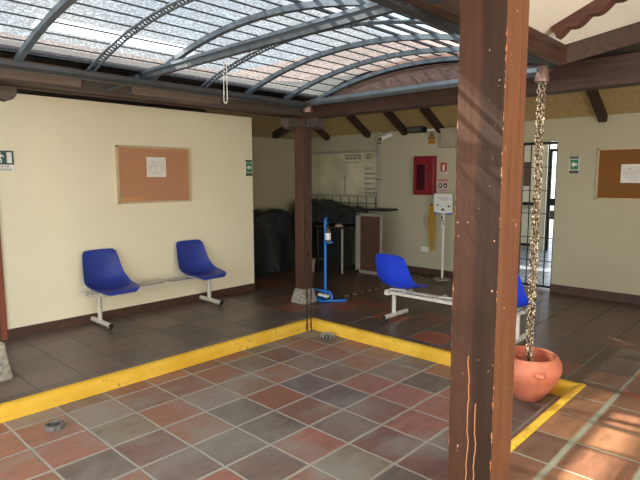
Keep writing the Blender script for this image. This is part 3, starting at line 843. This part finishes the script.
f = thing('fire_cabinet', PB(4.55, 1.265), 'dark red fire hose cabinet mounted on the far wall', 'cabinet')
y0, y1, z0, z1 = 4.345, 4.71, 1.27, 1.87
MB().box(XB - .09, XB, y0, y1, z0, z1, .006).build('cabinet_body', M['red'], f)
dr = MB().box(XB - .106, XB - .09, y0 + .006, y1 - .006, z0 + .006, z1 - .006, .004).build('door', M['red'], f)
MB().box(XB - .11, XB - .104, 4.48, 4.64, 1.35, 1.74, .002).build('pane', M['glass_dk'], dr)
MB().tube([(XB - .11, 4.38, 1.5), (XB - .13, 4.38, 1.52), (XB - .13, 4.38, 1.60), (XB - .11, 4.38, 1.62)], .006, 8).build('handle', M['grey_dk'], dr)

sign('fire_sign', PB, 4.225, 1.68, 'small red extinguisher sign on the far wall beside the fire cabinet', 'sign', (-.055, .055, -.075, .085, 'white'),
     [('red_panel', 'signred', [(-.055, .055, -.05, .085)]), ('extinguisher_mark', 'white', [(-.018, .018, -.035, .04), (-.01, .01, .04, .06), (.01, .03, .045, .055)]), ('caption', 'ink', [(-.05, .045, -.068, -.058)])])
sign('notice_sign', PB, 4.23, 1.42, 'small pinkish notice with two dark round pictures below the red extinguisher sign', 'sign', (-.09, .09, -.1, .1, 'pink'),
     [('header', 'signred', [(-.085, .085, .065, .092)]), ('header_line', 'pink', [(-.075, .075, .074, .082)]), ('picture', 'grey_dk', [[(u + .034 * math.cos(a), .0 + .04 * math.sin(a)) for a in [2 * PI * q / 14 for q in range(14)]] for u in (-.042, .042)]),
      ('picture_detail', 'white', [(-.056, -.028, -.008, .012), (.03, .056, -.016, .004)]), ('caption', 'ink', [(-.07, .07, -.072, -.062), (-.07, .05, -.088, -.08)])])
t, at = sign('warning_sign', PB, 4.45, 2.15, 'pale warning sign with black triangle and orange plate near the wall top', 'sign', (-.068, .068, -.10, .10, 'beige'),
     [('triangle', 'black', [[(-.062, -.02), (.062, -.02), (0, .09)]]), ('triangle_fill', 'orange', [[(-.042, -.01), (.042, -.01), (0, .066)]]), ('bolt', 'black', [[(-.006, .04), (.01, .04), (.002, .018), (.01, .018), (-.006, -.006), (-.002, .012), (-.01, .012)]]), ('orange_plate', 'orange', [(-.062, .062, -.092, -.03)]), ('caption', 'black', [(-.045, .045, -.054, -.048), (-.045, .045, -.07, -.064)])])

s = thing('security_camera', PB(5.25, 2.17), 'small white bullet security camera on the far wall beside the conduit', 'camera')
MB().lathe([(0, 0), (.035, 0), (.035, .012), (.02, .018), (0, .018)], (XB - .018, 5.22, 2.225), 18, 'X').build('mount', M['white'], s, smooth=True)
MB().tube([(XB - .01, 5.22, 2.225), (XB - .06, 5.225, 2.225), (XB - .085, 5.24, 2.212)], .012, 8).build('arm', M['white'], s, smooth=True)
bd = MB().tube([(XB - .03, 5.21, 2.235), (XB - .17, 5.30, 2.165)], .036, 16).build('housing', M['white'], s, smooth=True)
MB().tube([(XB - .165, 5.296, 2.168), (XB - .18, 5.305, 2.160)], .03, 16).build('lens', M['black'], bd, smooth=True)
MB().prism([(XB - .02, 5.165, 2.29), (XB - .20, 5.28, 2.195), (XB - .20, 5.35, 2.195), (XB - .02, 5.25, 2.29)], (0, 0, .006)).build('sun_shield', M['white'], s)

b = thing('speaker_box', (XB - .02, 4.65, HB), 'black box mounted at the top edge of the far wall above the fire cabinet', 'box')
MB().box(XB - .16, XB, 4.53, 4.81, 2.235, 2.325, .012).build('casing', M['black'], b)
MB().box(XB - .165, XB - .158, 4.55, 4.79, 2.25, 2.31, .002).build('grille', M['grey_dk'], b)
o = MB().box(XB - .06, XB, 4.37, 4.5, 2.255, 2.285, .006).build('router_box', M['white'])
tag(o, 'small white box at the top edge of the far wall beside the black box', 'box')
e = thing('electrical_box', PB(4.15, 1.98), 'beige metal electrical box at the wall top partly behind the front post', 'box')
MB().box(XB - .11, XB, 3.99, 4.24, 1.985, 2.27, .012).build('casing', M['beige'], e)
MB().box(XB - .116, XB - .108, 4.005, 4.225, 2.07, 2.25, .004).build('cover', M['beige'], e)
MB().box(XB - .125, XB, 3.985, 4.245, 2.245, 2.275, .004).build('lid', M['grey'], e)
o = thing('conduit_pipe', PB(5.445, 1.0), 'white vertical conduit pipe at the end of the counter window', 'pipe')
MB().tube([(XB - .025, 5.44, .98), (XB - .025, 5.44, 2.29)], .022, 12).build('pipe', M['grey'], o, smooth=True)
mb = MB()
for z in (1.5, 2.1): mb.box(XB - .05, XB, 5.41, 5.47, z, z + .02, .003)
mb.build('clamp', M['grey_dk'], o)
s = thing('wall_socket', PB(4.545, .37), 'white double wall socket low on the far wall behind the blue seat', 'socket')
MB().box(XB - .01, XB, 4.465, 4.60, .37, .445, .003).build('plate', M['white'], s)
mb = MB()
for y in (4.50, 4.565):
    for k in (-.008, .008): mb.box(XB - .0115, XB - .009, y + k - .002, y + k + .002, .40, .418)
mb.build('slot', M['black'], s)

# yellow plastic chain hanging from a hook
ch = thing('plastic_chain', PB(4.40, .40), 'bunch of yellow plastic chain hanging from a hook on the far wall', 'chain')
MB().tube([(XB, 4.40, 1.115), (XB - .06, 4.40, 1.115), (XB - .07, 4.40, 1.14)], .006, 8).build('hook', M['grey_dk'], ch)
MB().box(XB - .03, XB - .016, 4.345, 4.455, .86, 1.12, .006).build('hanging_plate', M['yellow'], ch)
mb = MB()
for (w, low, dx) in ((.05, .40, .04), (.075, .46, .052), (.035, .56, .064)):
    path = []
    N = 40
    for k in range(N + 1):
        s_ = k / N; a = PI * s_
        y = 4.385 + w * math.cos(a) * (.55 + .45 * math.sin(a)); z = 1.09 - (1.09 - low) * math.sin(a) ** .55
        path.append(V((XB - dx, y, z)))
    # resample by length and lay links
    i = 0; acc = 0; last = path[0]; flip = 0
    for a, b in zip(path, path[1:]):
        L = (b - a).length; dirv = (b - a).normalized()
        while acc < L:
            c = a + dirv * acc
            sd = V((1, 0, 0)) if flip else dirv.cross(V((1, 0, 0)))
            mb.tube([tuple(c + dirv * .021 * math.cos(th) + sd * .011 * math.sin(th)) for th in [2 * PI * q / 8 for q in range(8)]], .0035, 5, closed=True)
            flip ^= 1; acc += .03
        acc -= L
mb.build('chain_loop', M['yellow'], ch, smooth=True)
o = thing('card_holder', PB(4.52, .78), 'clear card holder leaning beside the yellow chain on the far wall', 'holder')
MB().tube([(XB - .02, 4.47, .93), (XB - .02, 4.53, .96), (XB - .02, 4.56, .90), (XB - .02, 4.50, .72), (XB - .02, 4.45, .74)], .006, 6, closed=True).build('wire_frame', M['grey'], o)
MB().prism([(XB - .022, 4.475, .92), (XB - .022, 4.525, .945), (XB - .022, 4.55, .90), (XB - .022, 4.50, .735), (XB - .022, 4.46, .75)], (.003, 0, 0)).build('card', M['beige'], o)

# sign stand with hand-gel bottle
sy, sx = 4.10, 7.08
s = thing('sign_stand', (sx, sy, 0), 'slim white sign stand with arrow poster in front of the far wall', 'stand')
MB().lathe([(0, 0), (.14, 0), (.14, .012), (.03, .02), (.0, .02)], (sx, sy, 0), 28).build('base', M['grey'], s, smooth=True)
MB().tube([(sx, sy, .015), (sx, sy, 1.06)], .017, 12).build('pole', M['white'], s, smooth=True)
MB().box(sx - .05, sx - .01, sy - .03, sy + .03, .80, .81, .002).build('bottle_shelf', M['white'], s)
ps = MB().box(sx - .028, sx - .018, sy - .155, sy + .155, 1.0, 1.3, .002).build('poster', M['white'], s)
X = sx - .0285
mb = MB()
for z, a, b in ((1.235, -.08, .11), (1.21, -.06, .08)):
    mb.tube([(X, sy - (a + (b - a) * k / 14), z + .006 * math.sin(k * 2.2)) for k in range(15)], .0022, 4)
mb.tube([(X, sy + .10 + .0 * k, 1.24 + .012 * k) for k in range(2)] + [(X, sy + .085, 1.262)], .003, 4)
for yc, zc, sg in ((.10, 1.13, -1), (-.10, 1.115, 1), (0, 1.06, 0)):
    if sg: mb.prism([(X, sy + yc + .03 * sg, zc), (X, sy + yc - .005 * sg, zc + .02), (X, sy + yc - .005 * sg, zc - .02)], (.001, 0, 0)).box(X, X + .001, sy + yc - .035, sy + yc, zc - .005, zc + .005)
    else: mb.prism([(X, sy - .03, zc - .01), (X, sy + .03, zc - .01), (X, sy + .022, zc + .018), (X, sy - .022, zc + .018)], (.001, 0, 0))
mb.build('poster_drawing', M['black'], ps)
MB().prism([(X, sy + .152, .995), (X, sy + .152, 1.025), (X, sy, 1.0), (X, sy - .152, 1.025), (X, sy - .152, .995)], (.001, 0, 0)).build('blue_strip', M['signblue'], ps)
b = thing('gel_bottle', (sx - .03, sy, .81), 'small clear gel bottle with pump on the white sign stand', 'bottle')
MB().lathe([(0, 0), (.026, 0), (.028, .01), (.028, .09), (.012, .11), (.012, .12), (0, .12)], (sx - .04, sy, .81), 20).build('bottle_body', M['clear'], b, smooth=True)
MB().lathe([(0, .118), (.014, .118), (.014, .135), (.005, .14), (.005, .155), (0, .155)], (sx - .04, sy, .81), 14).tube([(sx - .04, sy, .962), (sx - .075, sy, .96)], .005, 8).build('pump', M['grey_dk'], b, smooth=True)

# ------------------------------------------------------------------ blue hand-gel stand
bx, by = 4.86, 4.475
st = thing('gel_stand', (bx, by, 0), 'bright blue tubular hand-gel stand with pedal beside the far post', 'stand')
MB().tube([(bx, by, .02), (bx, by, 1.0), (bx, by - .004, 1.03), (bx, by - .02, 1.045)], .0165, 12).build('column', M['stand_blue'], st, smooth=True)
mb = MB().bar((bx - .10, by + .13, .018), (bx - .10, by - .10, .018), .04, .022, bevel=.003).bar((bx - .10, by - .06, .018), (bx + .12, by - .24, .018), .04, .022, bevel=.003)
mb.bar((bx - .12, by + .12, .018), (bx + .1, by + .10, .018), .03, .022, bevel=.003)
mb.build('base', M['stand_blue'], st)
mb = MB().tube([(bx - .06, by + .14, .03), (bx - .06, by + .14, .13), (bx - .04, by - .12, .125), (bx - .04, by - .155, .07), (bx - .05, by - .14, .03)], .0135, 10)
mb.build('pedal_frame', M['stand_blue'], st, smooth=True)
MB().bar((bx - .08, by + .03, .085), (bx - .06, by - .11, .075), .05, .022, bevel=.004).build('pedal', M['white'], st)
MB().box(bx - .04, bx + .03, by - .105, by + .01, .735, .747, .002).tube([(bx, by, .74), (bx - .01, by - .10, .78), (bx - .01, by - .11, .74)], .006, 8).build('bottle_shelf', M['stand_blue'], st)
MB().tube([(bx, by, .985), (bx, by - .05, .975)], .008, 8).build('pump_arm', M['stand_blue'], st)
b = thing('gel_bottle', (bx - .012, by - .055, .747), 'white-labelled hand-gel bottle held in the bright blue stand', 'bottle')
cb = (bx - .012, by - .055, .747)
MB().lathe([(0, 0), (.032, 0), (.034, .008), (.034, .135), (.026, .155), (.013, .17), (.013, .18), (0, .18)], cb, 22).build('bottle_body', M['grey_dk'], b, smooth=True)
MB().lathe([(.035, .03), (.0355, .03), (.0355, .115), (.035, .115)], cb, 22).build('label', M['white'], b, smooth=True)
MB().lathe([(0, .178), (.015, .178), (.015, .2), (.005, .205), (.005, .235), (.012, .236), (.012, .243), (0, .243)], cb, 14).build('pump', M['black'], b, smooth=True)

# ------------------------------------------------------------------ counter window in the alcove
w = MB().box(XB + .06, XB + .07, 5.46, 7.2, .98, 2.02)
wo = struct('window_1', w, M['frost'])
mb = MB()
for a in ((5.47, 7.19, 1.975, 2.02), (5.47, 7.19, 1.20, 1.235), (5.47, 5.5, .98, 2.02)): mb.box(XB + .02, XB + .08, a[0], a[1], a[2], a[3], .003)
mb.build('window_frame', M['grey'], wo)
mb = MB()
for k in range(9): mb.box(XB + .045, XB + .058, 5.56 + .2 * k - .006, 5.56 + .2 * k + .006, .98, 1.21)
mb.box(XB + .045, XB + .058, 5.5, 7.19, 1.085, 1.1)
mb.box(XB + .05, XB + .058, 6.255, 6.262, 1.2, 1.58)
mb.build('lattice_bar', M['grey_dk'], wo)
# grey lettering on the glass (too blurred to read: rows of letter blocks)
mb = MB()
def letters(y, z, n, w, h, gap, skip=()):
    for k in range(n):
        if k in skip: continue
        yy = y - k * (w + gap)
        mb.box(XB + .055, XB + .059, yy - w, yy - w * .7, z, z + h)
        mb.box(XB + .055, XB + .059, yy - w, yy, z + h * .8, z + h)
        if k % 2: mb.box(XB + .055, XB + .059, yy - w * .3, yy, z, z + h * .6)
        if k % 3: mb.box(XB + .055, XB + .059, yy - w, yy, z, z + h * .2)
letters(6.27, 1.86, 13, .036, .085, .012, (8, 9))
letters(6.26, 1.80, 11, .024, .018, .006)
for k, z in enumerate((1.68, 1.59, 1.51, 1.42, 1.33, 1.26)):
    letters(5.82, z, 5 + (k * 7) % 3, .03, .035, .01)
mb.build('lettering', M['ink_dk'], wo)
o = MB().box(6.92, XB + .02, 5.06, 5.46, 1.0, 1.03, .004).build('counter_shelf', M['black']); tag(o, 'thin black shelf plank above the brown divider panel', 'shelf')

# brown divider
dv = thing('divider_panel', (6.72, 5.2, 0), 'brown laminate divider panel with grey metal frame before the far wall', 'divider')
MB().box(6.68, 6.70, 4.975, 5.39, .04, .93).build('panel', M['divider'], dv)
mb = MB().box(6.665, 6.715, 5.38, 5.47, 0, .97, .005).box(6.665, 6.715, 4.955, 4.98, 0, .97, .004).box(6.665, 6.715, 4.955, 5.47, .93, .975, .004).box(6.665, 6.715, 4.955, 5.47, 0.0, .05, .004)
mb.build('panel_frame', M['grey'], dv)

# desk under the tarp
dk = thing('desk', (6.55, 5.75, 0), 'desk with thin pale metal leg beside the brown divider', 'desk')
MB().box(6.40, 7.15, 5.50, 6.15, .72, .75, .004).build('desktop', M['desk'], dk)
for x, y, mm in ((6.44, 5.56, 'grey'), (7.11, 5.56, 'rubber'), (6.44, 6.10, 'rubber'), (7.11, 6.10, 'rubber')): MB().tube([(x, y, 0), (x, y, .72)], .018, 10).build('leg', M[mm], dk, smooth=True)  # all but one leg blackened: shade under the desk put into the colour
MB().box(6.62, 6.64, 5.52, 6.14, .05, .72).build('shade_panel', M['rubber'], dk)  # dark sheet added to stand for the shade below the desktop
o = thing('desk_tray', (6.43, 5.62, .75), 'pale rounded tray on the corner of the desk', 'tray')
MB().lathe([(0, 0), (.05, 0), (.07, .012), (.07, .03), (.05, .04), (0, .044)], (6.43, 5.62, .75), 20).build('tray_body', M['beige'], o, smooth=True)
MB().lathe([(.045, .04), (.05, .046), (.03, .052), (0, .052)], (6.43, 5.62, .75), 20).build('rim', M['frame'], o, smooth=True)

# tarp-covered heaps
def tarp(name, x0, x1, y0, y1, hfun, label, seed, hem=None):
    rnd = random.Random(seed); ph = [rnd.uniform(0, 6) for _ in range(8)]
    mb = MB()
    def f(u, v):
        def fold(s): return max(0., min(1., min(s, 1 - s) / .16))
        k = fold(u) * fold(v)
        x = x0 + (x1 - x0) * u; y = y0 + (y1 - y0) * v
        h = hfun(u, v)
        wr = .028 * math.sin(7 * u + ph[0] + 5 * v) + .02 * math.sin(11 * v + ph[1] - 8 * u) + .012 * math.sin(21 * u + 17 * v + ph[2])
        z0_ = hem(u, v) if hem else .004
        z = z0_ + (h - z0_) * (k ** .5) + wr * min(1, k * 4)
        sp = (1 - k)
        x += sp * (.03 * math.sin(13 * v + ph[3]) + .025 * math.sin(9 * z + 7 * v + ph[5])); y += sp * (.03 * math.sin(13 * u + ph[4]) + .025 * math.sin(8 * z + 6 * u + ph[6]))
        return (min(x, 7.225), min(y, 7.19), max(.004, z))
    mb.grid(f, 50, 50)
    o = mb.build(name, M['tarp'], smooth=True); tag(o, label, 'tarpaulin'); return o
tarp('tarpaulin', 5.2, 6.40, 6.45, 7.13, lambda u, v: .86 + .10 * u + .05 * math.sin(3 * u), 'dark tarpaulin covering a heap against the alcove side wall, left of the far post', 3)
tarp('tarpaulin', 6.5, 7.2, 5.49, 7.05, lambda u, v: 1.00 + .07 * u + .12 * math.exp(-((v - .68) / .22) ** 2), 'dark tarpaulin draped over furniture below the counter window', 9,
     hem=lambda u, v: .80 - .76 * max(0., min(1., (v - .55) / .15)))
o = thing('waste_basket', (6.2, 6.05, 0), 'pale tapered bucket on the floor in front of the dark tarpaulins', 'bucket')
MB().lathe([(0, 0), (.07, 0), (.095, .2), (.1, .205), (.09, .2), (.068, .01), (0, .01)], (6.2, 6.05, 0), 22).build('bucket_body', M['beige'], o, smooth=True)
MB().lathe([(.093, .195), (.104, .2), (.104, .21), (.093, .21), (.093, .195)], (6.2, 6.05, 0), 22).build('rim', M['grey'], o, smooth=True)

# worn hazard tape on the floor
tp = thing('floor_tape', (6.1, 4.43, 0), 'worn yellow and black hazard tape stuck on the dark floor by the gel stand', 'tape')
mb = MB(); mk = MB()
n = 26
for k in range(n):
    a = k / n; x0_ = 5.08 + 2.1 * a; x1_ = x0_ + 2.1 / n
    tgt = mb if k % 2 else mk
    if k > 16 and k % 4 == 1: continue
    tgt.prism([(x0_, 4.40, .0005), (x1_, 4.40, .0005), (x1_ + .03, 4.45, .0005), (x0_ + .03, 4.45, .0005)], (0, 0, .0015))
mb.build('yellow_stripe', M['hazard_y'], tp); mk.build('black_stripe', M['black'], tp)

# ------------------------------------------------------------------ gate and the hall beyond
g = thing('metal_gate', (XB + .07, 2.8, 0), 'black iron bar gate in the far wall behind the rain chain', 'gate')
GX = XB + .07
mb = MB()
for y in (2.565, 3.035): mb.bar((GX, y, .03), (GX, y, 2.0), .03, .03, (1, 0, 0))
mb.bar((GX, 2.55, 1.995), (GX, 3.05, 1.995), .035, .035); mb.bar((GX, 2.55, .05), (GX, 3.05, .05), .03, .03)
mb.build('gate_frame', M['gate'], g)
for y in (2.92, 2.80, 2.68): MB().tube([(GX, y, .05), (GX, y, 1.99)], .009, 8).build('bar', M['gate'], g)
for z in (.40, .72, 1.05, 1.36, 1.68): MB().bar((GX, 2.56, z), (GX, 3.04, z), .008, .010).build('cross_bar', M['gate'], g)
MB().box(GX - .02, GX + .02, 2.57, 2.63, .98, 1.1, .003).build('lock', M['grey_dk'], g)
g2 = thing('metal_door', (11.35, 4.0, 0), 'half open black metal door at the bright exit beyond the gate', 'door')
MB().bar((11.36, 4.12, 0), (11.36, 4.12, 2.08), .07, .05, (1, 0, 0)).bar((11.36, 3.72, 0), (11.36, 3.72, 2.08), .05, .05, (1, 0, 0)).bar((11.36, 3.7, 2.09), (11.36, 4.15, 2.09), .06, .06).build('door_frame', M['gate'], g2)
MB().box(11.34, 11.38, 3.74, 4.1, .95, 1.1).build('lock_rail', M['gate'], g2)
o = thing('wall_panel', (11.39, 4.75, 1.35), 'small brown panel on the hall wall seen through the gate', 'panel')
MB().box(11.375, 11.4, 4.55, 4.95, 1.37, 1.85, .004).build('board', M['divider'], o)
MB().box(11.37, 11.376, 4.54, 4.96, 1.36, 1.375).box(11.37, 11.376, 4.54, 4.96, 1.845, 1.86).build('board_frame', M['rafter'], o)
o = thing('railing', (11.2, 4.9, 0), 'dark low railing at the far end of the hall beyond the gate', 'railing')
mb = MB().bar((11.3, 4.3, .98), (11.3, 6.2, .98), .05, .07); mb.build('top_rail', M['gate'], o)
mb = MB()
for k in range(5): MB().tube([(11.3, 4.32 + .45 * k, 0), (11.3, 4.32 + .45 * k, .95)], .012, 8).build('baluster', M['gate'], o)
MB().bar((11.3, 4.3, .1), (11.3, 6.2, .1), .04, .06).build('bottom_rail', M['gate'], o)

# ------------------------------------------------------------------ light
w = bpy.data.worlds.new('sky'); S.world = w; w.use_nodes = True
t = w.node_tree; t.nodes.clear()
out = t.nodes.new('ShaderNodeOutputWorld'); bg = t.nodes.new('ShaderNodeBackground')
tc = t.nodes.new('ShaderNodeTexCoord'); sp = t.nodes.new('ShaderNodeSeparateXYZ'); t.links.new(tc.outputs['Generated'], sp.inputs[0])
cn = noise(t, tc.outputs['Generated'], 3.0, 4)
skyc = ramp(t, cn, [(.4, (.72, .87, 1.0, 1)), (.62, (1.0, .99, .97, 1))])
t.links.new(skyc, bg.inputs[0]); bg.inputs[1].default_value = 2.7
t.links.new(bg.outputs[0], out.inputs[0])
def light(kind, name, loc, energy, color, **k):
    l = bpy.data.lights.new(name, kind); l.energy = energy; l.color = color
    o = bpy.data.objects.new(name, l); COL.objects.link(o); o.location = loc
    for a, b in k.items(): setattr(l, a, b)
    return o
SUN = V((.55, -1, -.92)).normalized()
s = light('SUN', 'sun', (0, 6, 8), 20.0, (1, .9, .74), angle=math.radians(.7)); s.rotation_euler = SUN.to_track_quat('-Z', 'Y').to_euler()
a = light('AREA', 'front_fill', (-2.6, 2.9, 1.7), 95, (1, .985, .96), shape='RECTANGLE', size=2.6, size_y=2.4)  # added fill lamp behind the camera, brightens the long wall
a.rotation_euler = V((1, .45, -.06)).normalized().to_track_quat('-Z', 'Z').to_euler()
a = light('AREA', 'side_fill', (1.6, -2.25, 1.2), 130, (1, .975, .93), shape='RECTANGLE', size=3.4, size_y=1.6)  # added fill lamp out of view, the side wall has no opening
a.rotation_euler = V((.05, 1, .05)).normalized().to_track_quat('-Z', 'Z').to_euler()

# ------------------------------------------------------------------ camera
F, yaw, pitch, roll, H = 530.5, math.radians(43.22), math.radians(6.75), math.radians(-.137), 1.55
f = V((math.cos(yaw) * math.cos(pitch), math.sin(yaw) * math.cos(pitch), -math.sin(pitch)))
r = V((math.sin(yaw), -math.cos(yaw), 0)); u = r.cross(f)
r2 = r * math.cos(roll) + u * math.sin(roll); u2 = u * math.cos(roll) - r * math.sin(roll)
cam = bpy.data.cameras.new('camera'); co = bpy.data.objects.new('camera', cam); COL.objects.link(co)
mw = Matrix((r2, u2, -f)).transposed().to_4x4(); mw.translation = (0, 0, H); co.matrix_world = mw
cam.sensor_fit = 'HORIZONTAL'; cam.sensor_width = 36; cam.lens = 36 * F / 640; cam.clip_start = .05
S.camera = co
S.view_settings.view_transform = 'Standard'
S.view_settings.exposure = 0
for o in S.objects:
    if '_base' in o: del o['_base']
